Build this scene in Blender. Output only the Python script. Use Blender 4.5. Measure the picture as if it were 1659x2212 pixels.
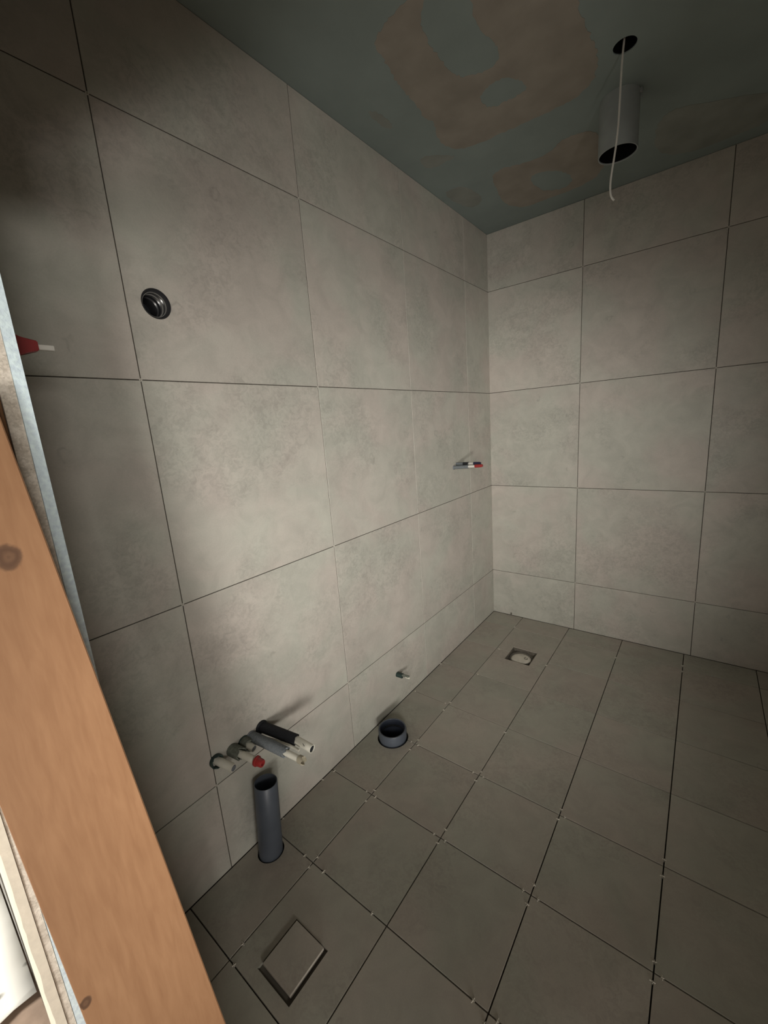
import bpy, bmesh, math, random
from mathutils import Vector, Matrix
random.seed(7)
sc = bpy.context.scene
for o in list(bpy.data.objects):
    bpy.data.objects.remove(o)
C = sc.collection
PI = math.pi

# ------------------------------------------------------------------ camera
cam_d = bpy.data.cameras.new('camera')
cam = bpy.data.objects.new('camera', cam_d)
C.objects.link(cam)
cam.location = (1.1166, -2.5983, 1.3614)
cam.rotation_mode = 'XYZ'
cam.rotation_euler = (1.3632, 0.0727, 0.6544)
cam_d.sensor_fit = 'HORIZONTAL'
cam_d.sensor_width = 36.0
cam_d.lens = 884.126 / 1659 * 36.0
cam_d.clip_start = 0.02
sc.camera = cam

# ------------------------------------------------------------------ world, light, exposure
w = bpy.data.worlds.new('World')
sc.world = w
w.use_nodes = True
w.node_tree.nodes['Background'].inputs[0].default_value = (0.75, 0.85, 1.0, 1)
w.node_tree.nodes['Background'].inputs[1].default_value = 0.02

def area(name, loc, target, sx, sy, power, col):
    l = bpy.data.lights.new(name, 'AREA')
    l.shape = 'RECTANGLE'; l.size = sx; l.size_y = sy; l.energy = power; l.color = col
    o = bpy.data.objects.new(name, l); C.objects.link(o)
    o.location = loc
    d = Vector(target) - Vector(loc)
    o.rotation_euler = d.to_track_quat('-Z', 'Y').to_euler()
    return o
def spot(name, loc, target, cone, r, power, col):
    l = bpy.data.lights.new(name, 'SPOT'); l.spot_size = math.radians(cone); l.spot_blend = 1.0
    l.shadow_soft_size = r; l.energy = power; l.color = col
    o = bpy.data.objects.new(name, l); C.objects.link(o); o.location = loc
    o.rotation_euler = (Vector(target) - Vector(loc)).to_track_quat('-Z', 'Y').to_euler()
    return o
# daylight entering the room the doorway opens from, low and from the side
DAY = (1.0, 0.965, 0.90)
area('low_daylight', (3.2, -4.5, 0.27), (0.6, -1.5, 0.9), 0.6, 0.5, 38, DAY)
area('side_daylight', (4.1, -3.5, 1.6), (0.4, -2.0, 1.0), 0.7, 0.5, 34, DAY)
area('side_low_daylight', (4.1, -4.2, 0.27), (0.4, -2.0, 1.0), 0.5, 0.5, 18, DAY)
# added fill spots, unseen in that room, aimed through the doorway to brighten the walls
spot('fill_spot', (2.2, -3.6, 1.6), (0.3, -0.2, 0.8), 45, 0.2, 168, DAY)
spot('fill_spot', (2.2, -3.6, 0.5), (0, -1.1, 1.05), 45, 0.2, 132, DAY)
spot('fill_spot', (3.6, -4.3, 0.8), (0.3, -0.2, 0.8), 45, 0.2, 60, DAY)
area('left_fill', (-0.7, -3.6, 1.3), (-0.35, -2.85, 0.0), 0.7, 0.6, 42, DAY)  # added fill, brightens the paper and the outer board face
spot('fill_spot', (1.35, -3.1, 1.2), (0.10, -0.75, 1.0), 72, 0.22, 72, DAY)

vs = sc.view_settings
vs.view_transform = 'Standard'; vs.look = 'None'; vs.gamma = 1.0; vs.use_curve_mapping = False
vs.exposure = 0.0

# ------------------------------------------------------------------ materials
def mat(name):
    m = bpy.data.materials.new(name); m.use_nodes = True
    nt = m.node_tree
    return m, nt, nt.nodes['Principled BSDF']
def plain(name, col, rough=0.6, spec=0.5, bump=0.0, var=0.0, scale=40, metal=0.0):
    m, nt, b = mat(name)
    b.inputs['Base Color'].default_value = (*col, 1)
    b.inputs['Roughness'].default_value = rough
    b.inputs['Metallic'].default_value = metal
    b.inputs['Specular IOR Level'].default_value = spec
    if bump or var:
        tc = nt.nodes.new('ShaderNodeTexCoord')
        n = nt.nodes.new('ShaderNodeTexNoise'); n.inputs['Scale'].default_value = scale; n.inputs['Detail'].default_value = 6
        nt.links.new(tc.outputs['Object'], n.inputs['Vector'])
        if var:
            r = nt.nodes.new('ShaderNodeValToRGB')
            r.color_ramp.elements[0].position = 0.3; r.color_ramp.elements[1].position = 0.7
            r.color_ramp.elements[0].color = (*[c * (1 - var) for c in col], 1)
            r.color_ramp.elements[1].color = (*[min(1, c * (1 + var)) for c in col], 1)
            nt.links.new(n.outputs['Fac'], r.inputs[0]); nt.links.new(r.outputs[0], b.inputs['Base Color'])
        if bump:
            bp = nt.nodes.new('ShaderNodeBump'); bp.inputs['Strength'].default_value = bump; bp.inputs['Distance'].default_value = 0.002
            nt.links.new(n.outputs['Fac'], bp.inputs['Height']); nt.links.new(bp.outputs[0], b.inputs['Normal'])
    return m

def tile_mat(name, base, amt, rough, fossils):
    """limestone-look porcelain: cloudy mottling, fine grain, small pits and shell marks, shifted per tile"""
    m, nt, b = mat(name)
    N = nt.nodes.new; L = nt.links.new
    tc = N('ShaderNodeTexCoord'); oi = N('ShaderNodeObjectInfo')
    mu = N('ShaderNodeMath'); mu.operation = 'MULTIPLY'; mu.inputs[1].default_value = 37.0
    L(oi.outputs['Random'], mu.inputs[0])
    ad = N('ShaderNodeVectorMath'); ad.operation = 'ADD'
    L(tc.outputs['Object'], ad.inputs[0]); L(mu.outputs[0], ad.inputs[1])
    V = ad.outputs[0]
    def noise(scale, det=6, rgh=0.6, dist=0.0):
        n = N('ShaderNodeTexNoise'); n.inputs['Scale'].default_value = scale; n.inputs['Detail'].default_value = det
        n.inputs['Roughness'].default_value = rgh; n.inputs['Distortion'].default_value = dist
        L(V, n.inputs['Vector']); return n.outputs['Fac']
    def rng(x, a, bb, c, d):
        r = N('ShaderNodeMapRange'); r.inputs[1].default_value = a; r.inputs[2].default_value = bb
        r.inputs[3].default_value = c; r.inputs[4].default_value = d; L(x, r.inputs[0]); return r.outputs[0]
    def mul(x, y):
        q = N('ShaderNodeMath'); q.operation = 'MULTIPLY'; L(x, q.inputs[0]); L(y, q.inputs[1]); return q.outputs[0]
    big = rng(noise(2.6, 4, 0.55, 0.4), 0.3, 0.7, 1 - amt * 0.6, 1 + amt * 0.6)
    mid = rng(noise(11, 7, 0.65, 0.8), 0.34, 0.66, 1 - amt, 1 + amt)
    # clustered fine mottling: only where a mask noise is high
    mask = rng(noise(3.3, 3, 0.5, 0.6), 0.47, 0.62, 0, 1)
    fine = rng(noise(48, 6, 0.7, 1.2), 0.40, 0.56, -amt * 2.0, 0)
    fm = mul(mask, fine)
    a1 = N('ShaderNodeMath'); a1.operation = 'ADD'; a1.inputs[1].default_value = 1.0; L(fm, a1.inputs[0])
    tot = mul(mul(big, mid), a1.outputs[0])
    grain = rng(noise(260, 2, 0.5), 0.3, 0.7, 1 - amt * 0.4, 1 + amt * 0.4)
    tot = mul(tot, grain)
    # pits / shell marks
    wob = N('ShaderNodeTexNoise'); wob.inputs['Scale'].default_value = 26; wob.inputs['Detail'].default_value = 2
    L(V, wob.inputs['Vector'])
    sc1 = N('ShaderNodeVectorMath'); sc1.operation = 'SCALE'; sc1.inputs['Scale'].default_value = 0.055
    L(wob.outputs['Color'], sc1.inputs[0])
    ad2 = N('ShaderNodeVectorMath'); ad2.operation = 'ADD'; L(V, ad2.inputs[0]); L(sc1.outputs[0], ad2.inputs[1])
    vo = N('ShaderNodeTexVoronoi'); vo.feature = 'F1'; vo.inputs['Scale'].default_value = 11; L(ad2.outputs[0], vo.inputs['Vector'])
    sep = N('ShaderNodeSeparateColor'); L(vo.outputs['Color'], sep.inputs[0])
    pick = rng(sep.outputs[0], 0.86 if fossils else 0.97, 0.88 if fossils else 0.98, 0, 1)
    ringa = rng(vo.outputs['Distance'], 0.10, 0.16, 0, 1); ringb = rng(vo.outputs['Distance'], 0.17, 0.24, 1, 0)
    ring = mul(mul(ringa, ringb), pick)
    ring = mul(ring, rng(noise(30, 2), 0.42, 0.58, 0, 1))
    pk = rng(ring, 0, 1, 1, 1 - amt * 2.2)
    tot = mul(tot, pk)
    # hue drift warm pink <-> cool green grey
    hue = rng(noise(3.7, 3, 0.5, 0.5), 0.38, 0.62, 0, 1)
    mx = N('ShaderNodeMix'); mx.data_type = 'RGBA'
    mx.inputs[6].default_value = (base[0] * 1.03, base[1] * 0.985, base[2] * 0.99, 1)
    mx.inputs[7].default_value = (base[0] * 0.97, base[1] * 1.0, base[2] * 0.985, 1)
    L(hue, mx.inputs[0])
    hs = N('ShaderNodeVectorMath'); hs.operation = 'SCALE'
    L(mx.outputs[2], hs.inputs[0])
    # each tile a shade of its own
    sh = rng(oi.outputs['Random'], 0, 1, 0.965, 1.035)
    tot = mul(tot, sh)
    L(tot, hs.inputs['Scale'])
    L(hs.outputs[0], b.inputs['Base Color'])
    L(rng(noise(20), 0.3, 0.7, rough - 0.07, rough + 0.08), b.inputs['Roughness'])
    bp = N('ShaderNodeBump'); bp.inputs['Strength'].default_value = 0.25; bp.inputs['Distance'].default_value = 0.0015
    hh = mul(mid, pk)
    L(hh, bp.inputs['Height']); L(bp.outputs[0], b.inputs['Normal'])
    b.inputs['Specular IOR Level'].default_value = 0.35
    return m

M = {}
M['tile'] = tile_mat('wall_tile_stone', (0.455, 0.434, 0.388), 0.075, 0.52, True)
M['ftile'] = tile_mat('floor_tile_stone', (0.385, 0.362, 0.312), 0.06, 0.6, False)
M['adhesive'] = plain('tile_adhesive', (0.075, 0.068, 0.058), 0.95, 0.1, 0.4, 0.25, 120)
M['screed'] = plain('screed', (0.07, 0.064, 0.054), 0.95, 0.1, 0.4, 0.25, 120)
M['board'] = plain('moisture_board', (0.238, 0.282, 0.270), 0.85, 0.15, 0.05, 0.06, 6)
M['filler'] = plain('joint_filler', (0.288, 0.262, 0.225), 0.9, 0.1, 0.15, 0.12, 9)
M['filler_faint'] = plain('joint_filler_thin', (0.252, 0.266, 0.242), 0.9, 0.1, 0.15, 0.10, 9)
M['tape'] = plain('joint_tape', (0.25, 0.285, 0.268), 0.9, 0.1, 0.1, 0.05, 9)
M['white_wall'] = plain('white_plaster', (0.30, 0.29, 0.27), 0.9, 0.1)
M['blue_edge'] = plain('blue_board_edge', (0.74, 0.87, 0.97), 0.9, 0.1, 0.8, 0.12, 160)
M['cream_edge'] = plain('cream_board_edge', (0.80, 0.74, 0.62), 0.9, 0.1, 0.6, 0.05, 90)
M['pvc'] = plain('grey_pvc', (0.085, 0.098, 0.122), 0.42, 0.5, 0.05, 0.12, 14)
M['pvc_duct'] = plain('grey_duct', (0.30, 0.325, 0.318), 0.5, 0.4, 0.05, 0.1, 12)
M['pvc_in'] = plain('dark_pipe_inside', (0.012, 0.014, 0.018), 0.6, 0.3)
M['bore_shade'] = plain('socket_bore_shade', (0.030, 0.036, 0.052), 0.45, 0.4)  # pipe grey darkened, shade inside the socket put into the colour
M['cavity_shade'] = plain('ceiling_cavity_shade', (0.006, 0.006, 0.006), 0.95, 0.05)  # near-black, paints the shade inside the ceiling hole and duct
M['blackrub'] = plain('black_foam', (0.014, 0.015, 0.018), 0.75, 0.3, 0.6, 0.3, 300)
M['greyfoam'] = plain('grey_foam', (0.15, 0.165, 0.175), 0.85, 0.2, 0.5, 0.2, 200)
M['greensleeve'] = plain('dark_green_sleeve', (0.020, 0.038, 0.034), 0.5, 0.4, 0.3, 0.3, 90)
M['greygreen'] = plain('grey_green_sleeve', (0.135, 0.145, 0.120), 0.7, 0.3, 0.4, 0.3, 120)
M['whitepipe'] = plain('white_pipe', (0.62, 0.60, 0.52), 0.4, 0.5, 0.05, 0.06, 30)
M['red'] = plain('red_plastic', (0.27, 0.022, 0.022), 0.4, 0.5)
M['darkblue'] = plain('dark_blue_plastic', (0.018, 0.014, 0.045), 0.4, 0.5)
M['beigecap'] = plain('beige_plug', (0.30, 0.27, 0.20), 0.6, 0.3)
M['greyend'] = plain('grey_plug', (0.17, 0.18, 0.20), 0.5, 0.4)
M['ink'] = plain('ink', (0.02, 0.02, 0.02), 0.6)
M['gloss'] = plain('glossy_black', (0.03, 0.03, 0.032), 0.22, 0.6)
M['greyring'] = plain('glossy_grey_ring', (0.22, 0.215, 0.20), 0.22, 0.7)
M['clip'] = plain('clear_plastic_clip', (0.62, 0.585, 0.51), 0.4, 0.4)
M['cable'] = plain('white_cable', (0.62, 0.60, 0.55), 0.5, 0.4)
M['drainbox'] = plain('drain_frame', (0.135, 0.120, 0.098), 0.8, 0.2, 0.6, 0.35, 70)
M['drainwhite'] = plain('drain_cup_white', (0.62, 0.58, 0.50), 0.5, 0.4, 0.2, 0.12, 30)
M['draindark'] = plain('drain_seal', (0.13, 0.118, 0.098), 0.8, 0.3)
M['brownfloor'] = plain('brown_floor', (0.34, 0.25, 0.19), 0.8, 0.2, 0.2, 0.15, 25)

def chipboard():
    m, nt, b = mat('chipboard_edge'); N = nt.nodes.new; L = nt.links.new
    tc = N('ShaderNodeTexCoord')
    v = N('ShaderNodeTexVoronoi'); v.inputs['Scale'].default_value = 420; L(tc.outputs['Object'], v.inputs['Vector'])
    n = N('ShaderNodeTexNoise'); n.inputs['Scale'].default_value = 60; n.inputs['Detail'].default_value = 8; L(tc.outputs['Object'], n.inputs['Vector'])
    mx = N('ShaderNodeMix'); mx.data_type = 'RGBA'; mx.inputs[0].default_value = 0.45
    r1 = N('ShaderNodeValToRGB'); r1.color_ramp.elements[0].color = (0.42, 0.36, 0.29, 1); r1.color_ramp.elements[1].color = (0.86, 0.78, 0.68, 1)
    r2 = N('ShaderNodeValToRGB'); r2.color_ramp.elements[0].color = (0.42, 0.36, 0.29, 1); r2.color_ramp.elements[1].color = (0.88, 0.81, 0.71, 1)
    r2.color_ramp.elements[0].position = 0.32; r2.color_ramp.elements[1].position = 0.6
    L(v.outputs['Color'], r1.inputs[0]); L(n.outputs['Fac'], r2.inputs[0]); L(r1.outputs[0], mx.inputs[6]); L(r2.outputs[0], mx.inputs[7])
    L(mx.outputs[2], b.inputs['Base Color']); b.inputs['Roughness'].default_value = 0.95
    bp = N('ShaderNodeBump'); bp.inputs['Strength'].default_value = 0.8; bp.inputs['Distance'].default_value = 0.002
    L(n.outputs['Fac'], bp.inputs['Height']); L(bp.outputs[0], b.inputs['Normal'])
    return m
M['chip'] = chipboard()

def pine(name, knots, axis_scale=(70, 70, 1.2)):
    """planed pine: long grain with rings around knots (knots in object space: x, y, z, radius)"""
    m, nt, b = mat(name); N = nt.nodes.new; L = nt.links.new
    def math_(op, a, c=None):
        q = N('ShaderNodeMath'); q.operation = op
        for i, x in enumerate((a, c)):
            if x is None: continue
            if isinstance(x, (int, float)): q.inputs[i].default_value = x
            else: L(x, q.inputs[i])
        return q.outputs[0]
    tc = N('ShaderNodeTexCoord')
    mp = N('ShaderNodeMapping'); mp.inputs['Rotation'].default_value = (0.045, 0.0, 0.0); mp.inputs['Scale'].default_value = axis_scale; L(tc.outputs['Object'], mp.inputs['Vector'])
    n = N('ShaderNodeTexNoise'); n.inputs['Scale'].default_value = 1.6; n.inputs['Detail'].default_value = 5; n.inputs['Distortion'].default_value = 0.35
    n.inputs['Roughness'].default_value = 0.55
    L(mp.outputs[0], n.inputs['Vector'])
    n2 = N('ShaderNodeTexNoise'); n2.inputs['Scale'].default_value = 3.4; n2.inputs['Detail'].default_value = 3; L(tc.outputs['Object'], n2.inputs['Vector'])
    r = N('ShaderNodeValToRGB'); e = r.color_ramp.elements
    e[0].position = 0.25; e[0].color = (0.265, 0.135, 0.066, 1)
    e[1].position = 0.70; e[1].color = (0.325, 0.176, 0.090, 1)
    L(n.outputs['Fac'], r.inputs[0])
    mx = N('ShaderNodeMix'); mx.data_type = 'RGBA'; mx.blend_type = 'MULTIPLY'; mx.inputs[0].default_value = 0.30
    r3 = N('ShaderNodeValToRGB'); r3.color_ramp.elements[0].color = (0.70, 0.62, 0.55, 1); r3.color_ramp.elements[1].color = (1.0, 0.98, 0.96, 1)
    r3.color_ramp.elements[0].position = 0.32; r3.color_ramp.elements[1].position = 0.68
    L(n2.outputs['Fac'], r3.inputs[0]); L(r.outputs[0], mx.inputs[6]); L(r3.outputs[0], mx.inputs[7])
    col = mx.outputs[2]
    for (kx, ky, kz, kr) in knots:
        sp = N('ShaderNodeVectorMath'); sp.operation = 'SUBTRACT'; sp.inputs[1].default_value = (kx, ky, kz); L(tc.outputs['Object'], sp.inputs[0])
        sq = N('ShaderNodeVectorMath'); sq.operation = 'MULTIPLY'; sq.inputs[1].default_value = (0, 1.0, 0.85); L(sp.outputs[0], sq.inputs[0])
        ln = N('ShaderNodeVectorMath'); ln.operation = 'LENGTH'; L(sq.outputs[0], ln.inputs[0])
        d = ln.outputs['Value']
        wn = N('ShaderNodeTexNoise'); wn.inputs['Scale'].default_value = 90; L(tc.outputs['Object'], wn.inputs['Vector'])
        d2 = math_('ADD', d, math_('MULTIPLY', math_('SUBTRACT', wn.outputs['Fac'], 0.5), kr * 0.5))
        rr = N('ShaderNodeMapRange'); rr.inputs[1].default_value = kr * 0.9; rr.inputs[2].default_value = kr * 1.12
        rr.inputs[3].default_value = 1; rr.inputs[4].default_value = 0; L(d2, rr.inputs[0])
        rings = math_('MULTIPLY', math_('ADD', math_('SINE', math_('MULTIPLY', d2, 3.4 / kr * 2.2)), 1.0), 0.5)
        kc = N('ShaderNodeValToRGB'); kc.color_ramp.elements[0].color = (0.100, 0.050, 0.027, 1); kc.color_ramp.elements[1].color = (0.140, 0.073, 0.039, 1)
        L(rings, kc.inputs[0])
        mk = N('ShaderNodeMix'); mk.data_type = 'RGBA'; L(rr.outputs[0], mk.inputs[0]); L(col, mk.inputs[6]); L(kc.outputs[0], mk.inputs[7])
        col = mk.outputs[2]
    L(col, b.inputs['Base Color']); b.inputs['Roughness'].default_value = 0.6; b.inputs['Specular IOR Level'].default_value = 0.3
    bp = N('ShaderNodeBump'); bp.inputs['Strength'].default_value = 0.12; bp.inputs['Distance'].default_value = 0.001
    L(n.outputs['Fac'], bp.inputs['Height']); L(bp.outputs[0], b.inputs['Normal'])
    return m

def sheet_mat():
    m, nt, b = mat('spattered_white_paper'); N = nt.nodes.new; L = nt.links.new
    tc = N('ShaderNodeTexCoord')
    v = N('ShaderNodeTexVoronoi'); v.inputs['Scale'].default_value = 22; mp = N('ShaderNodeMapping'); mp.inputs['Rotation'].default_value = (0, 0, 0.6); mp.inputs['Scale'].default_value = (1.0, 0.35, 1.0)
    L(tc.outputs['Object'], mp.inputs['Vector']); L(mp.outputs[0], v.inputs['Vector'])
    sep = N('ShaderNodeSeparateColor'); L(v.outputs['Color'], sep.inputs[0])
    r = N('ShaderNodeMapRange'); r.inputs[1].default_value = 0.24; r.inputs[2].default_value = 0.32; r.inputs[3].default_value = 1; r.inputs[4].default_value = 0
    L(v.outputs['Distance'], r.inputs[0])
    p = N('ShaderNodeMath'); p.operation = 'GREATER_THAN'; p.inputs[1].default_value = 0.30; L(sep.outputs[1], p.inputs[0])
    q = N('ShaderNodeMath'); q.operation = 'MULTIPLY'; L(r.outputs[0], q.inputs[0]); L(p.outputs[0], q.inputs[1])
    mx = N('ShaderNodeMix'); mx.data_type = 'RGBA'; L(q.outputs[0], mx.inputs[0])
    mx.inputs[6].default_value = (0.86, 0.85, 0.80, 1); mx.inputs[7].default_value = (0.22, 0.21, 0.18, 1)
    L(mx.outputs[2], b.inputs['Base Color']); b.inputs['Roughness'].default_value = 0.8
    return m
M['sheet'] = sheet_mat()

# ------------------------------------------------------------------ mesh helpers
def obj(name, me, m=None, parent=None, loc=(0, 0, 0)):
    o = bpy.data.objects.new(name, me); C.objects.link(o)
    if m is not None and me is not None and not me.materials: me.materials.append(m)
    o.location = loc
    if parent is not None: o.parent = parent
    return o
def tag(o, label=None, cat=None, group=None, kind=None):
    if label: o['label'] = label
    if cat: o['category'] = cat
    if group: o['group'] = group
    if kind: o['kind'] = kind
    return o
def empty(name, loc, label, cat, group=None):
    o = bpy.data.objects.new(name, None); C.objects.link(o); o.location = loc; o.empty_display_size = 0.05
    return tag(o, label, cat, group)
def from_bm(bm, name, smooth=False):
    me = bpy.data.meshes.new(name)
    bmesh.ops.recalc_face_normals(bm, faces=bm.faces)
    bm.to_mesh(me); bm.free()
    if smooth:
        for p in me.polygons: p.use_smooth = True
    return me
def add_box(bm, lo, hi):
    vs_ = [bm.verts.new((x, y, z)) for x in (lo[0], hi[0]) for y in (lo[1], hi[1]) for z in (lo[2], hi[2])]
    for f in ((0, 1, 3, 2), (4, 6, 7, 5), (0, 4, 5, 1), (2, 3, 7, 6), (0, 2, 6, 4), (1, 5, 7, 3)):
        bm.faces.new([vs_[i] for i in f])
def box_me(name, lo, hi, bev=0.0):
    bm = bmesh.new(); add_box(bm, lo, hi)
    if bev:
        bmesh.ops.recalc_face_normals(bm, faces=bm.faces)
        bmesh.ops.bevel(bm, geom=bm.edges[:], offset=bev, segments=1, affect='EDGES')
    return from_bm(bm, name)
def frame_of(d):
    d = Vector(d).normalized()
    u = d.orthogonal().normalized(); v = d.cross(u)
    return u, v
def sweep(name, pts, prof, seg=28, smooth=True, cap0=False, cap1=False, jag=0.0, wob=0.0, seed=1):
    """prof: list of (t along the path 0..1, radius) walked in order; closed if the walk returns"""
    rnd = random.Random(seed)
    P = [Vector(p) for p in pts]
    ln = [0]
    for a, b in zip(P, P[1:]): ln.append(ln[-1] + (b - a).length)
    def at(t):
        s = max(t, 0) * ln[-1] if t <= 1 else t * ln[-1]
        for i in range(len(P) - 1):
            if s <= ln[i + 1] or i == len(P) - 2:
                k = (s - ln[i]) / (ln[i + 1] - ln[i]); return P[i].lerp(P[i + 1], k), (P[i + 1] - P[i]).normalized()
    u0, _ = frame_of(P[1] - P[0])
    jags = [rnd.uniform(-1, 1) for _ in range(seg)]
    jags = [(jags[i] * 2 + jags[i - 1] + jags[(i + 1) % seg]) / 4 for i in range(seg)]
    bm = bmesh.new(); rings = []
    for (t, r) in prof:
        c, d = at(t)
        u = (u0 - d * u0.dot(d)).normalized(); v = d.cross(u)
        ring = []
        for i in range(seg):
            a = 2 * PI * i / seg
            rr = r * (1 + wob * math.sin(3 * a + t * 4) * 0.5)
            p = c + (u * math.cos(a) + v * math.sin(a)) * rr
            if jag and t > 0.93: p += d * jags[i] * jag
            ring.append(bm.verts.new(p))
        rings.append(ring)
    for A, B in zip(rings, rings[1:]):
        for i in range(seg): bm.faces.new((A[i], A[(i + 1) % seg], B[(i + 1) % seg], B[i]))
    if cap0: bm.faces.new(rings[0][::-1])
    if cap1: bm.faces.new(rings[-1])
    me = from_bm(bm, name)
    if smooth:
        for p in me.polygons: p.use_smooth = len(p.vertices) == 4
        me.set_sharp_from_angle(angle=math.radians(40))
    return me
def tube(name, pts, r, wall=0.0025, **k):
    return sweep(name, pts, [(0, r), (0.5, r), (1, r), (1, r - wall), (0.5, r - wall), (0, r - wall), (0, r)], **k)
def rod(name, pts, r, **k):
    n = 8
    return sweep(name, pts, [(i / n, r) for i in range(n + 1)], cap0=True, cap1=True, **k)
def boolean(o, cutters):
    for c in cutters:
        md = o.modifiers.new('cut', 'BOOLEAN'); md.operation = 'DIFFERENCE'; md.solver = 'EXACT'; md.object = c
    dg = bpy.context.evaluated_depsgraph_get(); dg.update()
    me = bpy.data.meshes.new_from_object(o.evaluated_get(dg))
    o.modifiers.clear()
    o.data = me
def cyl_cut(a, b, r, seg=48):
    o = obj('cutter', rod('cutter', [a, b], r, seg=seg)); return o
def box_cut(lo, hi):
    return obj('cutter', box_me('cutter', lo, hi))
def drop(cs):
    for c in cs: bpy.data.objects.remove(c)

H = 2.4346
G = 0.0026          # wall joint width
GF = 0.0034         # floor joint width
T = 0.009           # tile thickness
YF = -2.438         # inner face of the partition with the doorway
XR = 2.31           # right wall

# ------------------------------------------------------------------ shell
floor = tag(obj('floor', box_me('floor', (-0.05, YF - 0.01, -0.16), (XR, 0.05, -T)), M['screed']), kind='structure')
wall_left = tag(obj('wall_left', box_me('wall_left', (-0.21, -2.584, -0.16), (-0.0020, 0.21, H + 0.16)), M['adhesive']), kind='structure')
wall_back = tag(obj('wall_back', box_me('wall_back', (-T, T, -0.16), (XR + 0.1, 0.21, H + 0.16)), M['adhesive']), kind='structure')
wall_right = tag(obj('wall_right', box_me('wall_right', (XR, YF, -0.16), (XR + 0.1, T, H + 0.16)), M['adhesive']), kind='structure')
ceiling = tag(obj('ceiling', box_me('ceiling', (-T, YF, H), (XR, T, H + 0.16)), M['board']), kind='structure')

# full tile meshes shared by all uncut tiles; local origin at the tile centre, face on z = 0
def tile_mesh(name, a, b, g, t=T):
    return box_me(name, (-a / 2 + g / 2, -b / 2 + g / 2, -t), (a / 2 - g / 2, b / 2 - g / 2, 0), 0.0006)
cache = {}
def tile_for(a, b, g, m, nm):
    k = (round(a, 4), round(b, 4), nm)
    if k not in cache:
        cache[k] = tile_mesh('tile', a, b, g); cache[k].materials.append(m)
    return cache[k]
def lay(parent, us, vs_, g, m, place, nm, rot, jit=0.0004):
    out = {}
    for i in range(len(us) - 1):
        for j in range(len(vs_) - 1):
            a = us[i + 1] - us[i]; b = vs_[j + 1] - vs_[j]
            o = obj('tile', tile_for(a, b, g, m, nm), None, parent)
            p = Vector(place((us[i] + us[i + 1]) / 2, (vs_[j] + vs_[j + 1]) / 2))
            o.rotation_euler = rot
            n = o.rotation_euler.to_matrix() @ Vector((0, 0, 1))
            o.location = p + n * random.uniform(-jit, 0)
            out[i, j] = o
    return out
ZS = [0.0, 0.3157, 0.9162, 1.5162, 2.1165, H]
YS = [YF, -2.1175, -1.5161, -0.9152, -0.3137, 0.002]
XS = [-0.002, 0.537, 1.1369, 1.7369, XR]
RL = Matrix(((0, 0, 1), (1, 0, 0), (0, 1, 0))).to_euler()       # local x->y, y->z, z->x
RB = Matrix(((1, 0, 0), (0, 0, -1), (0, 1, 0))).to_euler()      # local x->x, y->z, z->-y
RR = Matrix(((0, 0, -1), (-1, 0, 0), (0, 1, 0))).to_euler()
LT = lay(wall_left, YS, ZS, G, M['tile'], lambda u, v: (0, u, v), 'wl', RL)
BT = lay(wall_back, XS, ZS, G, M['tile'], lambda u, v: (u, 0, v), 'wb', RB)
RT = lay(wall_right, YS, ZS, G, M['tile'], lambda u, v: (XR - T, u, v), 'wr', RR)
FX = [0.0] + [0.209 + 0.2997 * i for i in range(8)]
FY = [YF + 0.002, -2.2569, -1.9567, -1.6565, -1.3563, -1.0561, -0.7560, -0.458, -0.168, -0.0]
FX[-1] = XR - T
FT = lay(floor, FX, FY, GF, M['ftile'], lambda u, v: (u, v, 0), 'fl', (0, 0, 0), 0.0007)

# holes: each through the tile and into the structure behind
def own(o):
    o.data = o.data.copy()
hole_duct = cyl_cut((-0.12, -2.0469, 1.7029), (0.03, -2.0469, 1.7029), 0.0362)
o = LT[1, 3]; own(o); boolean(o, [hole_duct]); boolean(wall_left, [hole_duct])
drop([hole_duct])
stand_c = (0.0605, -2.009); ring_c = (0.105, -1.3765)
c1 = cyl_cut((*stand_c, -0.13), (*stand_c, 0.05), 0.0435)
c2 = cyl_cut((*ring_c, -0.13), (*ring_c, 0.05), 0.0685)
c3 = box_cut((0.2895, -0.5385, -0.045), (0.4305, -0.3905, 0.03))
IX0, IX1, IY0, IY1 = 0.2955, 0.4045, -2.213, -2.097
c4 = box_cut((IX0 - 0.0095, IY0 - 0.0115, -0.035), (IX1 + 0.0085, IY1 + 0.006, 0.03))
for key in ((0, 1), (0, 2)): own(FT[key])
boolean(FT[0, 1], [c1])
boolean(FT[0, 3], [c2]); boolean(FT[0, 4], [c2])
boolean(FT[1, 6], [c3]); boolean(FT[1, 7], [c3])
boolean(FT[1, 1], [c4])
boolean(floor, [c1, c2, c3, c4])
drop([c1, c2, c3, c4])
ch_c = (0.843, -0.909); cp_c = (0.7948, -0.6719)
c5 = cyl_cut((*ch_c, H - 0.05), (*ch_c, H + 0.13), 0.0325)
c6 = cyl_cut((*cp_c, H - 0.05), (*cp_c, H + 0.13), 0.0605)
boolean(ceiling, [c5, c6]); drop([c5, c6])

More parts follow.
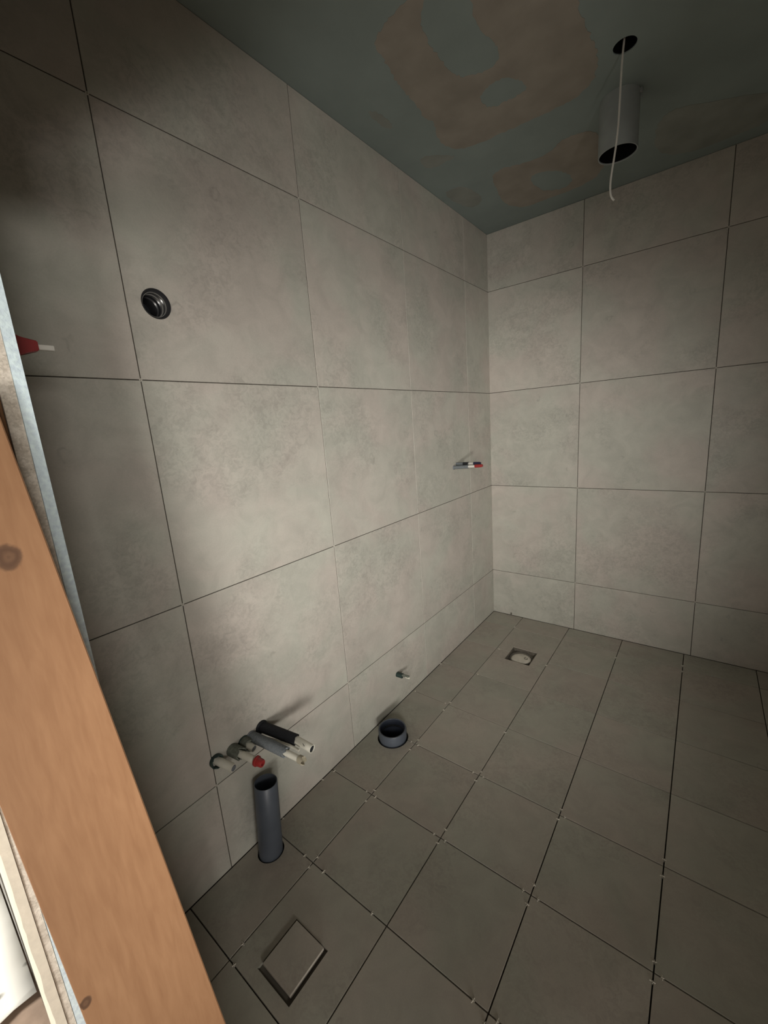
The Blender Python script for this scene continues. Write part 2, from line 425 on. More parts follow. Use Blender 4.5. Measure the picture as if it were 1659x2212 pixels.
# ------------------------------------------------------------------ ceiling filler patches (thin relief on the board)
def smooth_loop(pts, k=3, jit=0.004, seed=0):
    rnd = random.Random(seed)
    for _ in range(k):
        q = []
        for i in range(len(pts)):
            a = Vector(pts[i]); b = Vector(pts[(i + 1) % len(pts)])
            q += [a.lerp(b, 0.25), a.lerp(b, 0.75)]
        pts = q
    return [p + Vector((rnd.uniform(-jit, jit), rnd.uniform(-jit, jit))) for p in pts]
def patch(name, loops, m, th=0.0006, seed=0):
    cu = bpy.data.curves.new(name, 'CURVE'); cu.dimensions = '2D'; cu.fill_mode = 'BOTH'; cu.extrude = th / 2
    for n, lp in enumerate(loops):
        s = smooth_loop(lp, seed=seed + n)
        sp = cu.splines.new('POLY'); sp.points.add(len(s) - 1); sp.use_cyclic_u = True
        for q, p in zip(sp.points, s): q.co = (p[0], p[1], 0, 1)
    t = bpy.data.objects.new('tmp', cu); C.objects.link(t)
    dg = bpy.context.evaluated_depsgraph_get(); dg.update()
    me = bpy.data.meshes.new_from_object(t.evaluated_get(dg)); bpy.data.objects.remove(t)
    me.materials.clear(); me.materials.append(m)
    return obj(name, me, None, ceiling, (0, 0, H - th / 2))
A1 = [(0.469, -1.481), (0.354, -1.465), (0.286, -1.441), (0.275, -1.372), (0.256, -1.286), (0.252, -1.214), (0.246, -1.134), (0.234, -1.085), (0.257, -1.041), (0.208, -0.94), (0.234, -0.837), (0.331, -0.807), (0.442, -0.8), (0.608, -0.786), (0.694, -0.791), (0.754, -0.846), (0.775, -0.938), (0.77, -1.034), (0.763, -1.132), (0.778, -1.3), (0.70, -1.52), (0.55, -1.56)]
g1 = [(0.478, -1.46), (0.561, -1.397), (0.53, -1.275), (0.551, -1.188), (0.54, -1.134), (0.502, -1.114), (0.42, -1.143), (0.404, -1.206), (0.403, -1.316), (0.416, -1.399)]
g2 = [(0.415, -1.029), (0.48, -1.062), (0.53, -1.051), (0.563, -0.995), (0.561, -0.945), (0.483, -0.95), (0.433, -0.954)]
Bp = [(0.265, -0.561), (0.328, -0.583), (0.378, -0.551), (0.52, -0.532), (0.559, -0.574), (0.599, -0.592), (0.702, -0.563), (0.699, -0.354), (0.652, -0.193), (0.542, -0.145), (0.397, -0.157), (0.27, -0.149), (0.207, -0.281), (0.242, -0.425)]
g3 = [(0.383, -0.415), (0.451, -0.431), (0.535, -0.336), (0.54, -0.229), (0.476, -0.184), (0.389, -0.263)]
patch('filler_patch', [A1, g1, g2], M['filler'], seed=1)
patch('filler_patch', [Bp, g3], M['filler'], seed=5)
patch('filler_patch', [[(0.039, -0.606), (0.139, -0.586), (0.157, -0.501), (0.157, -0.396), (0.083, -0.345), (0.036, -0.46)]], M['filler_faint'], seed=8)
patch('filler_patch', [[(0.105, -1.256), (0.134, -1.228), (0.138, -1.137), (0.112, -1.116), (0.099, -1.184)]], M['filler_faint'], seed=9)
patch('filler_patch', [[(0.102, -0.927), (0.22, -0.81), (0.191, -0.797), (0.071, -0.805)]], M['filler_faint'], seed=10)
patch('filler_patch', [[(0.87, -0.371), (0.919, -0.469), (1.002, -0.437), (1.263, -0.289), (1.302, -0.1), (0.994, -0.061), (0.866, -0.166)]], M['filler_faint'], seed=11)

# ------------------------------------------------------------------ partition with the doorway (behind and beside the camera)
XJ = 0.417
wf = bmesh.new()
add_box(wf, (1.90, -2.584, -0.01), (XR + 0.1, YF, H + 0.16))
add_box(wf, (-0.21, -2.584, 1.80), (1.90, YF, H + 0.16))
add_box(wf, (-0.009, -2.553, 0), (XJ - 0.05, -2.4665, 1.80))
wall_front = tag(obj('wall_front', from_bm(wf, 'wall_front'), M['white_wall']), kind='structure')
def ragged_board(name, y0, y1, x1, m, amp, seed, z1=1.80, x0=-0.009):
    """board of the partition seen on its cut end; the end wavers by amp"""
    rnd = random.Random(seed); bm = bmesh.new(); n = 120; R = []
    off = 0
    for i in range(n + 1):
        z = z1 * i / n; off = off * 0.6 + rnd.uniform(-amp, amp)
        R.append([bm.verts.new(p) for p in ((x0, y0, z), (x1 + off * 0.4, y0 - abs(off) * (0.6 if amp > 0.001 else 0), z), (x1 + off * 0.3, y1, z), (x0, y1, z))])
    for a, b in zip(R, R[1:]):
        for k in range(4): bm.faces.new((a[k], a[(k + 1) % 4], b[(k + 1) % 4], b[k]))
    bm.faces.new(R[0]); bm.faces.new(R[-1][::-1])
    return obj(name, from_bm(bm, name), m, wall_front)
ragged_board('plasterboard', -2.4505, YF, XJ, M['blue_edge'], 0.0003, 1)
ragged_board('chipboard', -2.4665, -2.4510, XJ - 0.001, M['chip'], 0.0008, 2)
obj('stud', box_me('stud', (XJ - 0.05, -2.551, 0), (XJ - 0.002, -2.4675, 1.80), 0.001), pine('pine_stud', []), wall_front)
ragged_board('plasterboard', -2.5645, -2.5525, XJ - 0.0005, M['blue_edge'], 0.0003, 3)
ragged_board('chipboard', -2.5735, -2.5650, XJ - 0.004, M['chip'], 0.0008, 4)
ragged_board('plasterboard', -2.5845, -2.5740, XJ, M['cream_edge'], 0.0016, 5)
for j in range(5):
    z0, z1 = ZS[j], min(ZS[j + 1], 1.80)
    obj('tile', tile_for(0.35, z1 - z0, G, M['tile'], 'wf'), None, wall_front, (0.20, YF + T, (z0 + z1) / 2)).rotation_euler = Matrix(((-1, 0, 0), (0, 0, 1), (0, 1, 0))).to_euler()

# red levelling wedge standing out of the tile joint beside the doorway
wd = empty('levelling_wedge', (0.30, YF + T, 1.517), 'red plastic tile levelling wedge with white tip at far left', 'wedge')
bm = bmesh.new()
prof = [(-0.000, 0.030), (0.008, 0.017), (0.020, 0.011), (0.041, 0.008), (0.041, -0.006), (0.018, -0.012), (0.0, -0.022)]
va = [bm.verts.new((-0.008, y, z)) for y, z in prof]; vb = [bm.verts.new((0.008, y, z)) for y, z in prof]
bm.faces.new(va); bm.faces.new(vb[::-1])
for i in range(len(prof)): bm.faces.new((va[i], va[(i + 1) % 7], vb[(i + 1) % 7], vb[i]))
bmesh.ops.bevel(bm, geom=bm.edges[:], offset=0.0012, segments=2, affect='EDGES')
obj('wedge_body', from_bm(bm, 'wedge_body'), M['red'], wd)
obj('tip', box_me('tip', (-0.004, 0.040, -0.004), (0.004, 0.062, 0.004), 0.001), M['cable'], wd)

# ------------------------------------------------------------------ adjoining room: floor, far walls and its window opening
adj = bmesh.new()
add_box(adj, (-1.3, -4.7, -0.16), (4.3, -2.584, -0.001))
fl2 = tag(obj('floor', from_bm(adj, 'floor'), M['brownfloor']), kind='structure')
ww = bmesh.new()
add_box(ww, (-1.3, -4.72, 0), (1.45, -4.62, 2.6)); add_box(ww, (3.25, -4.72, 0), (4.3, -4.62, 2.6))
add_box(ww, (1.45, -4.72, 1.85), (3.25, -4.62, 2.6))
tag(obj('wall_adjoining', from_bm(ww, 'wall_adjoining'), M['white_wall']), kind='structure')
ws = bmesh.new()
add_box(ws, (-1.4, -4.72, 0), (-1.3, -2.58, 2.6)); add_box(ws, (4.3, -4.72, 0), (4.4, -2.48, 2.6)); add_box(ws, (XR + 0.1, -2.58, 0), (4.3, -2.48, 2.6))
add_box(ws, (-1.4, -2.5845, 0), (-0.21, -2.50, 2.6))
tag(obj('wall_side', from_bm(ws, 'wall_side'), M['white_wall']), kind='structure')
tag(obj('ceiling_adjoining', box_me('ceiling_adjoining', (-1.4, -4.72, 2.6), (4.4, -2.44, 2.7)), M['white_wall']), kind='structure')

# crumpled white protective paper on the adjoining floor
bm = bmesh.new(); rnd = random.Random(3); nx, ny = 46, 18; g = {}
for i in range(nx + 1):
    for j in range(ny + 1):
        x = -1.25 + 1.12 * i / nx; y = -2.588 - 0.8 * j / ny
        if i == nx: x += -0.05 * j / ny + rnd.uniform(-0.012, 0.008)
        g[i, j] = bm.verts.new((x, y, 0.012 + 0.008 * math.sin(x * 17 + y * 5) * math.sin(y * 13) + rnd.uniform(0, 0.003)))
for i in range(nx):
    for j in range(ny): bm.faces.new((g[i, j], g[i + 1, j], g[i + 1, j + 1], g[i, j + 1]))
bmesh.ops.recalc_face_normals(bm, faces=bm.faces)
ret = bmesh.ops.solidify(bm, geom=bm.faces[:], thickness=0.002)
sh = obj('protective_paper', from_bm(bm, 'protective_paper', True), M['sheet'])
tag(sh, 'bright white protective paper with dark spatters on the floor outside the doorway', 'paper')

# ------------------------------------------------------------------ leaning pine plank in front of the door jamb
def xf(z): return 0.463 + 0.147 * (1.43 - z)
def yr(z): return -2.3983 - 0.0590 * z            # edge towards the room
def yl(z): return -2.5400 - 0.0363 * z             # edge towards the camera side
pk_bm = bmesh.new(); rings = []
NZ = 14
for i in range(NZ + 1):
    z = 1.43 * i / NZ
    rings.append([pk_bm.verts.new(p) for p in ((xf(z), yr(z), z), (xf(z), yl(z), z), (xf(z) - 0.044, yl(z), z), (xf(z) - 0.044, yr(z), z))])
for a, b in zip(rings, rings[1:]):
    for k in range(4): pk_bm.faces.new((a[k], a[(k + 1) % 4], b[(k + 1) % 4], b[k]))
pk_bm.faces.new(rings[0]); pk_bm.faces.new(rings[-1][::-1])
bmesh.ops.recalc_face_normals(pk_bm, faces=pk_bm.faces)
long_e = [e for e in pk_bm.edges if abs(e.verts[0].co.z - e.verts[1].co.z) > 0.05]
bmesh.ops.bevel(pk_bm, geom=long_e, offset=0.0012, segments=2, affect='EDGES')
pl = obj('wooden_plank', from_bm(pk_bm, 'wooden_plank'), pine('pine_plank', [(0.490, -2.510, 1.2450, 0.0125), (0.570, -2.5600, 0.704, 0.006)]))
for p in pl.data.polygons: p.use_smooth = True
pl.data.set_sharp_from_angle(angle=math.radians(35))
tag(pl, 'orange pine plank with a knot leaning in the doorway at lower left', 'plank')

# ------------------------------------------------------------------ round duct sunk in the left wall
dc = empty('wall_duct', (0, -2.0469, 1.7029), 'round glossy black duct opening sunk high in the left wall', 'duct')
def ax(t): return (-t, 0, 0)
pf = [(0.0, 0.0360), (0.0, 0.0345), (0.006, 0.0335), (0.010, 0.0300), (0.016, 0.0300), (0.018, 0.0318), (0.022, 0.0318), (0.024, 0.0290), (0.030, 0.0290),
      (0.032, 0.0305), (0.036, 0.0305), (0.038, 0.0275), (0.046, 0.0275), (0.048, 0.0288), (0.052, 0.0288), (0.054, 0.0255), (0.085, 0.0250), (0.095, 0.0240), (0.095, 0.0355), (0.0, 0.0360)]
obj('duct_sleeve', sweep('duct_sleeve', [(0.0005, 0, 0), (-0.1, 0, 0)], [(t / 0.1005, r) for t, r in pf], seg=56), M['gloss'], dc)
obj('clamp_ring', sweep('clamp_ring', [(-0.010, 0, 0), (-0.0145, 0, 0)], [(0, 0.0295), (0, 0.0285), (0.5, 0.0280), (1, 0.0285), (1, 0.0295), (0, 0.0295)], seg=56), M['greyring'], dc)
obj('clamp_ring', sweep('clamp_ring', [(-0.026, 0, 0), (-0.030, 0, 0)], [(0, 0.0288), (0, 0.0272), (1, 0.0272), (1, 0.0288), (0, 0.0288)], seg=56), M['greyring'], dc)
obj('duct_bottom', sweep('duct_bottom', [(-0.090, 0, 0), (-0.094, 0, 0)], [(0, 0.0245), (1, 0.0245)], seg=40, cap0=True, cap1=True), M['pvc_in'], dc)

# ------------------------------------------------------------------ pipe stubs in the left wall
def mid(a, b, k, dz=0): return (a[0] + (b[0] - a[0]) * k, a[1] + (b[1] - a[1]) * k, a[2] + (b[2] - a[2]) * k + dz)
def local(base, p): return tuple(p[i] - base[i] for i in range(3))
GP = 'pipe stubs in a row above the standpipe'
# 1 dark green ragged collar, white pipe, grey plug
b0 = (0, -2.107, 0.399)
t1 = empty('pipe_stub', b0, 'white pipe stub with grey plug in dark green collar, nearest the doorway of the five', 'pipe', GP)
obj('collar', sweep('collar', [(-0.012, 0, 0), (0.012, 0.0, 0)], [(0, 0.0205), (1, 0.0205), (1, 0.0165), (0, 0.0165), (0, 0.0205)], jag=0.006, seed=3), M['greensleeve'], t1)
e = local(b0, (0.060, -2.0865, 0.387))
obj('pipe', rod('pipe', [(-0.012, 0, 0.0), mid((0, 0, 0), e, 0.5, 0.001), e], 0.0125), M['whitepipe'], t1)
d = Vector(e).normalized()
obj('plug', rod('plug', [e, tuple(Vector(e) + d * 0.003)], 0.0088), M['greyend'], t1)
# 2 grey-green sleeve, long white pipe, red cap
b0 = (0, -2.053, 0.396)
t2 = empty('pipe_stub', b0, 'white pipe stub with a red cap, second of the five in the left wall', 'pipe', GP)
e = local(b0, (0.103, -2.031, 0.3885)); d = Vector(e).normalized()
obj('collar', tube('collar', [(-0.012, 0, 0), tuple(d * 0.040)], 0.0195, 0.004, jag=0.014, seed=6), M['greygreen'], t2)
obj('pipe', rod('pipe', [tuple(d * -0.01), mid((0, 0, 0), e, 0.5), e], 0.0110), M['whitepipe'], t2)
cp = sweep('cap', [tuple(Vector(e) - d * 0.006), tuple(Vector(e) + d * 0.021)], [(0, 0.0108), (0, 0.0155), (0.22, 0.0158), (0.26, 0.0130), (0.9, 0.0118), (1.0, 0.0105), (1.0, 0.0060), (0.8, 0.0055)], cap1=True)
cpo = obj('cap', cp, M['red'], t2)
# 3 short sleeve with open grey end
b0 = (0, -2.009, 0.392)
t3 = empty('pipe_stub', b0, 'shortest pipe stub, ragged grey-green sleeve, middle of the five', 'pipe', GP)
e = local(b0, (0.044, -2.002, 0.383)); d = Vector(e).normalized()
obj('collar', tube('collar', [(-0.012, 0, 0), tuple(d * 0.023)], 0.0195, 0.004, jag=0.012, seed=11), M['greygreen'], t3)
obj('collar_rim', sweep('collar_rim', [(-0.002, 0, 0), (0.003, 0, 0)], [(0, 0.0212), (1, 0.0212), (1, 0.0190), (0, 0.0190), (0, 0.0212)]), M['greensleeve'], t3)
obj('pipe', tube('pipe', [tuple(d * -0.01), e], 0.0115, 0.002), M['whitepipe'], t3)
obj('plug', rod('plug', [tuple(Vector(e) - d * 0.006), tuple(Vector(e) - d * 0.001)], 0.0093), M['greyend'], t3)
# 4 grey insulation, white pipe, beige open cap
b0 = (0, -1.982, 0.394)
t4 = empty('pipe_stub', b0, 'pipe stub in grey insulation with a beige end, fourth of the five', 'pipe', GP)
g_e = local(b0, (0.155, -1.9605, 0.391)); e = local(b0, (0.212, -1.9545, 0.391))
d = (Vector(e) - Vector(g_e)).normalized()
obj('insulation', tube('insulation', [(-0.012, 0, 0), mid((0, 0, 0), g_e, 0.35, 0.002), g_e], 0.0165, 0.005, jag=0.010, seed=21), M['greyfoam'], t4)
obj('collar', sweep('collar', [(-0.002, 0, 0), (0.004, 0, 0)], [(0, 0.0185), (1, 0.0180), (1, 0.0167), (0, 0.0167), (0, 0.0185)]), M['greyend'], t4)
obj('pipe', rod('pipe', [tuple(Vector(g_e) - d * 0.02), e], 0.0095), M['whitepipe'], t4)
obj('plug', tube('plug', [tuple(Vector(e) - d * 0.004), tuple(Vector(e) + d * 0.013)], 0.0122, 0.003, jag=0.005, seed=4), M['beigecap'], t4)
# 5 black insulation, white pipe end with pen mark, plus a thin strap below
b0 = (0, -1.939, 0.399)
t5 = empty('pipe_stub', b0, 'pipe stub in thick black insulation with bright white end, fifth of the five', 'pipe', GP)
g_e = local(b0, (0.128, -1.899, 0.3785)); e = local(b0, (0.196, -1.893, 0.3735))
d = (Vector(e) - Vector(g_e)).normalized()
obj('insulation', tube('insulation', [(-0.012, 0, 0), mid((0, 0, 0), g_e, 0.3, 0.001), mid((0, 0, 0), g_e, 0.7, 0.002), g_e], 0.0178, 0.004, jag=0.004, seed=31), M['blackrub'], t5)
obj('collar', sweep('collar', [(-0.002, 0, 0), (0.006, 0, 0)], [(0, 0.0228), (0.5, 0.0225), (1, 0.0190), (1, 0.0179), (0, 0.0179), (0, 0.0228)]), M['blackrub'], t5)
obj('pipe', tube('pipe', [tuple(Vector(g_e) - d * 0.03), e], 0.0128, 0.002, jag=0.0), M['whitepipe'], t5)
obj('plug', rod('plug', [tuple(Vector(e) - d * 0.010), tuple(Vector(e) - d * 0.003)], 0.0108), M['pvc_in'], t5)
mk = Vector(g_e).lerp(Vector(e), 0.62)
pm = obj('pen_mark', rod('pen_mark', [tuple(mk + Vector((-0.006, -0.0075, 0.0108))), tuple(mk + Vector((0.004, -0.0105, 0.0072)))], 0.0009, seg=8), M['ink'], t5)
# thin white protective strip between 4 and 5
strip = obj('foam_strip', rod('foam_strip', [(0.0, -1.961, 0.380), (0.06, -1.940, 0.378), (0.125, -1.924, 0.376), (0.165, -1.921, 0.374)], 0.0042, seg=10), M['whitepipe'])
tag(strip, 'thin pale foam strip lying between the grey and the black pipe stub', 'foam strip')

# small stub further along the left wall, close to the floor
b0 = (0, -1.179, 0.163)
t6 = empty('pipe_stub', b0, 'small dark green pipe stub low in the left wall above the short grey ring', 'pipe')
obj('collar', tube('collar', [(-0.01, 0, 0), (0.030, 0.002, 0.001)], 0.0125, 0.003, jag=0.008, seed=41), M['greensleeve'], t6)
obj('pipe', tube('pipe', [(-0.01, 0, 0.003), (0.035, 0.004, 0.004), (0.062, 0.011, 0.002)], 0.0062, 0.002, jag=0.004, seed=5), M['greygreen'], t6)
obj('pipe_end', rod('pipe_end', [(0.045, 0.006, -0.001), (0.067, 0.011, -0.0045)], 0.0050, seg=12), M['whitepipe'], t6)

# two capped supply pipes at shower height near the corner
b0 = (0, -0.522, 1.101)
t7 = empty('capped_pipe', b0, 'capped pipe stub with grey sleeve, white pipe and red cap near the corner', 'pipe')
obj('sleeve', tube('sleeve', [(-0.01, 0, 0), (0.030, 0.001, 0.002), (0.090, 0.0, 0.0055)], 0.0098, 0.003, jag=0.006, seed=51), M['greyfoam'], t7)
obj('collar', sweep('collar', [(-0.002, 0, 0), (0.006, 0, 0)], [(0, 0.0122), (1, 0.0112), (1, 0.0095), (0, 0.0095), (0, 0.0122)]), M['greyend'], t7)
obj('pipe', rod('pipe', [(0.0, 0, 0.002), (0.135, 0, 0.0085)], 0.0068), M['cable'], t7)
obj('cap', sweep('cap', [(0.131, 0, 0.0085), (0.176, 0, 0.0115)], [(0, 0.0070), (0, 0.0088), (0.8, 0.0085), (1.0, 0.0062)], cap0=True, cap1=True), M['red'], t7)
b0 = (0, -0.488, 1.116)
t8 = empty('capped_pipe', b0, 'capped pipe stub with black sleeve and dark blue cap behind the red-capped one', 'pipe')
obj('sleeve', tube('sleeve', [(-0.01, 0, 0), (0.046, 0, 0.002)], 0.0088, 0.003, jag=0.003, seed=61), M['greyfoam'], t8)
obj('clamp', tube('clamp', [(0.044, 0, 0.002), (0.076, 0, 0.003)], 0.0094, 0.003, jag=0.006, seed=62), M['blackrub'], t8)
obj('pipe', rod('pipe', [(0.0, 0, 0.001), (0.112, 0, 0.004)], 0.0064), M['cable'], t8)
obj('cap', sweep('cap', [(0.108, 0, 0.004), (0.150, 0, 0.005)], [(0, 0.0068), (0, 0.0086), (0.8, 0.0083), (1.0, 0.0062)], cap0=True, cap1=True), M['darkblue'], t8)

# ------------------------------------------------------------------ standpipe and toilet ring
sp = empty('standpipe', (*stand_c, 0), 'tall dark grey plastic standpipe rising from the floor under the five stubs', 'pipe')
R1 = 0.0382
top = (-0.004, 0.021, 0.2515)
obj('pipe', sweep('pipe', [(0, 0, -0.11), (0, 0, 0), top], [(0, R1), (0.3, R1 + 0.0008), (0.31, R1 + 0.0008), (0.7, R1), (0.997, R1 - 0.0008), (1, R1 - 0.0016), (1, R1 - 0.0032), (0.6, R1 - 0.0034), (0.02, R1 - 0.0034)], seg=56), M['pvc'], sp)
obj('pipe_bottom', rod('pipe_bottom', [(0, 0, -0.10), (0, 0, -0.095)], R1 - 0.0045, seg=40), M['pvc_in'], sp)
rg = empty('drain_socket', (*ring_c, 0), 'short wide dark grey pipe socket ring standing out of the floor', 'pipe socket')
R2 = 0.0628
obj('socket', sweep('socket', [(0, 0, -0.11), (0, 0, 0.0456)], [(0, R2 - 0.004), (0.70, R2 - 0.004), (0.72, R2 - 0.001), (0.97, R2), (1, R2 - 0.0016), (1, R2 - 0.0055), (0.96, R2 - 0.0065)], seg=64), M['pvc'], rg)
obj('socket_shade', sweep('socket_shade', [(0, 0, -0.095), (0, 0, 0.0440)], [(0, R2 - 0.0065), (1, R2 - 0.0065), (1, R2 - 0.0085), (0.75, R2 - 0.0090), (0.72, R2 - 0.0105), (0, R2 - 0.0105), (0, R2 - 0.0065)], seg=64), M['bore_shade'], rg)  # added inner sleeve carrying the painted shade of the bore
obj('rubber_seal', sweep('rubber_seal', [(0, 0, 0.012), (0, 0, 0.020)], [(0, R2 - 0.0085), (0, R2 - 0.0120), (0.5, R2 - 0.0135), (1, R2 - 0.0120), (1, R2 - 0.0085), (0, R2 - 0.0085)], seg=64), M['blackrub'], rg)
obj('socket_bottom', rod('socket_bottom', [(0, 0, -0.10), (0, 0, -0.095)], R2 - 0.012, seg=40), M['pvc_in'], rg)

# ------------------------------------------------------------------ square floor drain
fd = empty('floor_drain', (0.360, -0.4645, 0), 'square recessed floor drain with round white cup near the back corner', 'drain')
bm = bmesh.new()
X0, X1, Y0, Y1 = -0.0695, 0.0695, -0.073, 0.073
add_box(bm, (X0, Y0, -0.044), (X0 + 0.003, Y1, -0.003)); add_box(bm, (X1 - 0.003, Y0, -0.044), (X1, Y1, -0.003))
add_box(bm, (X0 + 0.003, Y0, -0.044), (X1 - 0.003, Y0 + 0.003, -0.003)); add_box(bm, (X0 + 0.003, Y1 - 0.003, -0.044), (X1 - 0.003, Y1, -0.003))
add_box(bm, (X0 + 0.003, Y0 + 0.003, -0.044), (X1 - 0.003, Y1 - 0.003, -0.022))
obj('drain_frame', from_bm(bm, 'drain_frame'), M['drainbox'], fd)
obj('seal_ring', sweep('seal_ring', [(0, 0, -0.022), (0, 0, -0.014)], [(0, 0.0645), (0.8, 0.0645), (1, 0.063), (1, 0.060), (0, 0.058), (0, 0.0645)], seg=56), M['draindark'], fd)
obj('drain_cup', sweep('drain_cup', [(0, 0, -0.022), (0, 0, -0.0125)], [(0, 0.0560), (0.1, 0.0560), (0.5, 0.053), (0.82, 0.043), (0.97, 0.024), (1.0, 0.006)], seg=56, cap0=True, cap1=True), M['drainwhite'], fd)
hk = [(0.028 + 0.012 * math.cos(a) * (1 - k * 0.04), 0.006 + 0.012 * math.sin(a) * (1 - k * 0.04), -0.0125) for k, a in enumerate([math.radians(x) for x in range(120, 420, 25)])]
obj('lift_hook', rod('lift_hook', hk, 0.0018, seg=8), M['draindark'], fd)

# ------------------------------------------------------------------ loose square tile insert
ins = empty('tile_insert', ((IX0 + IX1) / 2, (IY0 + IY1) / 2, 0.0), 'small square beige tile insert set proud in its recess at lower left', 'tile insert')
hx, hy = (IX1 - IX0) / 2, (IY1 - IY0) / 2
obj('insert_tile', box_me('insert_tile', (-hx, -hy, 0.003), (hx, hy, 0.0105), 0.0006), M['ftile'], ins)
bm = bmesh.new(); add_box(bm, (-hx + 0.002, -hy + 0.002, -0.009), (hx - 0.002, hy - 0.002, 0.003)); add_box(bm, (-hx - 0.0090, -hy - 0.011, -0.0345), (hx + 0.0080, hy + 0.0055, -0.009))
obj('insert_tray', from_bm(bm, 'insert_tray'), M['draindark'], ins)

# ------------------------------------------------------------------ ceiling duct, cable
obj('hole_shade', sweep('hole_shade', [(*ch_c, H + 0.003), (*ch_c, H + 0.128)], [(0, 0.0324), (0, 0.0316), (1, 0.0316), (1, 0.0005)], seg=48), M['cavity_shade'], ceiling)  # added black tube, stands for the shade up inside the hole
cd = empty('ceiling_duct', (*cp_c, H), 'grey round duct hanging open-ended from the ceiling', 'duct')
R3 = 0.0636
LB = 2.263 - H
obj('duct', sweep('duct', [(0, 0, 0), (0, 0, LB)], [(0, R3), (0.2, R3), (0.97, R3), (1, R3 - 0.0008), (1, R3 - 0.0034), (0.5, R3 - 0.0034), (0, R3 - 0.0034), (0, R3)], seg=64), M['pvc_duct'], cd)
obj('duct_shade', sweep('duct_shade', [(0, 0, 0.0), (0, 0, LB + 0.004)], [(0, R3 - 0.0036), (1, R3 - 0.0036), (1, R3 - 0.0050), (0, R3 - 0.0050), (0, R3 - 0.0036)], seg=64), M['cavity_shade'], cd)  # added black inner tube, paints the duct's inside as unlit
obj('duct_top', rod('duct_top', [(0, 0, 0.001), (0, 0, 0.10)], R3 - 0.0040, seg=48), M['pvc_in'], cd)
for a in (58, 20, -5):
    ca, sa = math.cos(math.radians(a)), math.sin(math.radians(a))
    l = obj('lug', box_me('lug', (-0.004, -0.006, -0.013), (0.005, 0.006, -0.0005), 0.0015), M['pvc_duct'], cd, (ca * (R3 + 0.002), sa * (R3 + 0.002), 0))
    l.rotation_euler = (0, 0, math.radians(a))
# cable: drops out of the hole and hangs with a small hook at the end
cpts = [(0.850, -0.905, H + 0.10), (0.838, -0.902, H + 0.03), (0.834, -0.900, 2.36), (0.834, -0.900, 2.323), (0.8325, -0.9, 2.25), (0.830, -0.9, 2.20), (0.822, -0.9, 2.139), (0.8165, -0.9, 2.10), (0.8148, -0.9, 2.074), (0.8160, -0.9, 2.050), (0.8205, -0.9, 2.036), (0.8280, -0.9, 2.028)]
cu = bpy.data.curves.new('cable', 'CURVE'); cu.dimensions = '3D'; cu.bevel_depth = 0.0030; cu.bevel_resolution = 4; cu.use_fill_caps = True
s = cu.splines.new('NURBS'); s.points.add(len(cpts) - 1); s.order_u = 4; s.use_endpoint_u = True
for q, p in zip(s.points, cpts): q.co = (*p, 1)
tmp = bpy.data.objects.new('tmp', cu); C.objects.link(tmp)
dg = bpy.context.evaluated_depsgraph_get(); dg.update()
me = bpy.data.meshes.new_from_object(tmp.evaluated_get(dg)); bpy.data.objects.remove(tmp)
for p in me.polygons: p.use_smooth = True
me.materials.clear()
tag(obj('cable', me, M['cable']), 'thin white cable hanging from the round hole in the ceiling', 'cable')

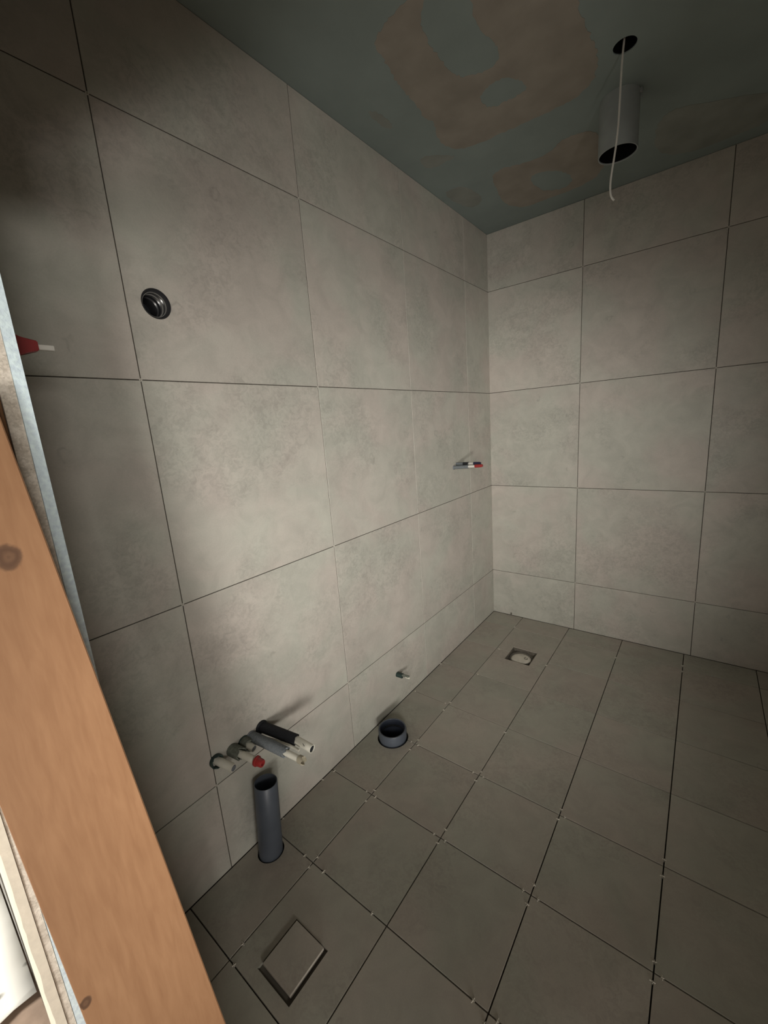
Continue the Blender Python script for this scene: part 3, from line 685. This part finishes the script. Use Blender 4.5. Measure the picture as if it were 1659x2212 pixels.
# ------------------------------------------------------------------ broken-off levelling clips left in the joints
CL = [(0.185, -1.657, 1), (0.209, -1.637, 0), (0.209, -1.69, 0), (0.229, -1.657, 1), (0.17, -1.957, 1), (0.209, -1.936, 0), (0.209, -1.974, 0), (0.258, -1.957, 1), (0.456, -1.957, 1), (0.209, -2.216, 0), (0.229, -2.257, 1), (0.004, -1.714, 0), (0.004, -1.912, 0), (0.014, -1.657, 1), (0.209, -1.331, 0), (0.226, -1.356, 1), (0.209, -1.396, 0), (0.190, -1.356, 1), (0.192, -1.056, 1), (0.209, -1.038, 0), (0.209, -1.103, 0), (0.484, -1.356, 1), (0.509, -1.337, 0), (0.509, -1.386, 0), (0.526, -1.356, 1), (0.509, -1.087, 0), (0.484, -1.657, 1), (0.509, -1.622, 0), (0.509, -1.677, 0), (0.526, -1.657, 1), (0.808, -1.332, 0), (0.825, -1.356, 1), (0.808, -1.376, 0), (0.786, -1.657, 1), (0.808, -1.625, 0), (0.829, -1.657, 1), (0.808, -1.686, 0), (0.77, -1.957, 1), (0.808, -1.978, 0), (0.831, -1.957, 1), (1.108, -1.334, 0), (1.108, -1.391, 0), (1.108, -1.632, 0), (1.108, -1.678, 0), (1.126, -1.657, 1), (0.014, -1.056, 1), (0.225, -0.458, 1), (0.509, -0.487, 0), (0.209, -0.155, 0), (1.108, -0.133, 0), (1.108, -0.190, 0), (0.808, -0.219, 0), (0.004, -0.773, 0), (0.225, -0.756, 1)]
clips = []
for k in range(4):
    rnd = random.Random(k); bm = bmesh.new()
    add_box(bm, (-0.0070 + rnd.uniform(0, .002), -0.0007, -0.008), (0.0070 - rnd.uniform(0, .002), 0.0007, 0.0010 + rnd.uniform(0, .0010)))
    add_box(bm, (-0.0006, -0.0040, -0.006), (0.0006, 0.0040 - rnd.uniform(0, .003), 0.0016))
    clips.append(from_bm(bm, 'tile_clip')); clips[-1].materials.append(M['clip'])
for i, (x, y, d) in enumerate(CL):
    o = obj('tile_clip', clips[i % 4], None, floor, (x, y, 0.0003))
    o.rotation_euler = (0, 0, (0 if d == 0 else PI / 2) + random.uniform(-0.25, 0.25))
# small cross spacers in the wall joints and a dark stub of one at the foot of the back wall
bm = bmesh.new(); add_box(bm, (-0.0035, -0.0011, -0.006), (0.0035, 0.0011, -0.0012)); add_box(bm, (-0.0011, -0.0035, -0.006), (0.0011, 0.0035, -0.0012))
sx = from_bm(bm, 'tile_spacer'); sx.materials.append(M['clip'])
for y in YS[1:3]:
    for z in ZS[1:-1]:
        obj('tile_spacer', sx, None, wall_left, (0, y, z)).rotation_euler = RL
for x in XS[1:-1]:
    for z in ZS[1:-1]:
        obj('tile_spacer', sx, None, wall_back, (x, 0, z)).rotation_euler = RB
obj('tile_spacer', box_me('tile_spacer', (-0.0035, -0.006, 0.0), (0.0035, 0.002, 0.018), 0.001), M['draindark'], wall_back, (0.128, 0.0, 0.0))
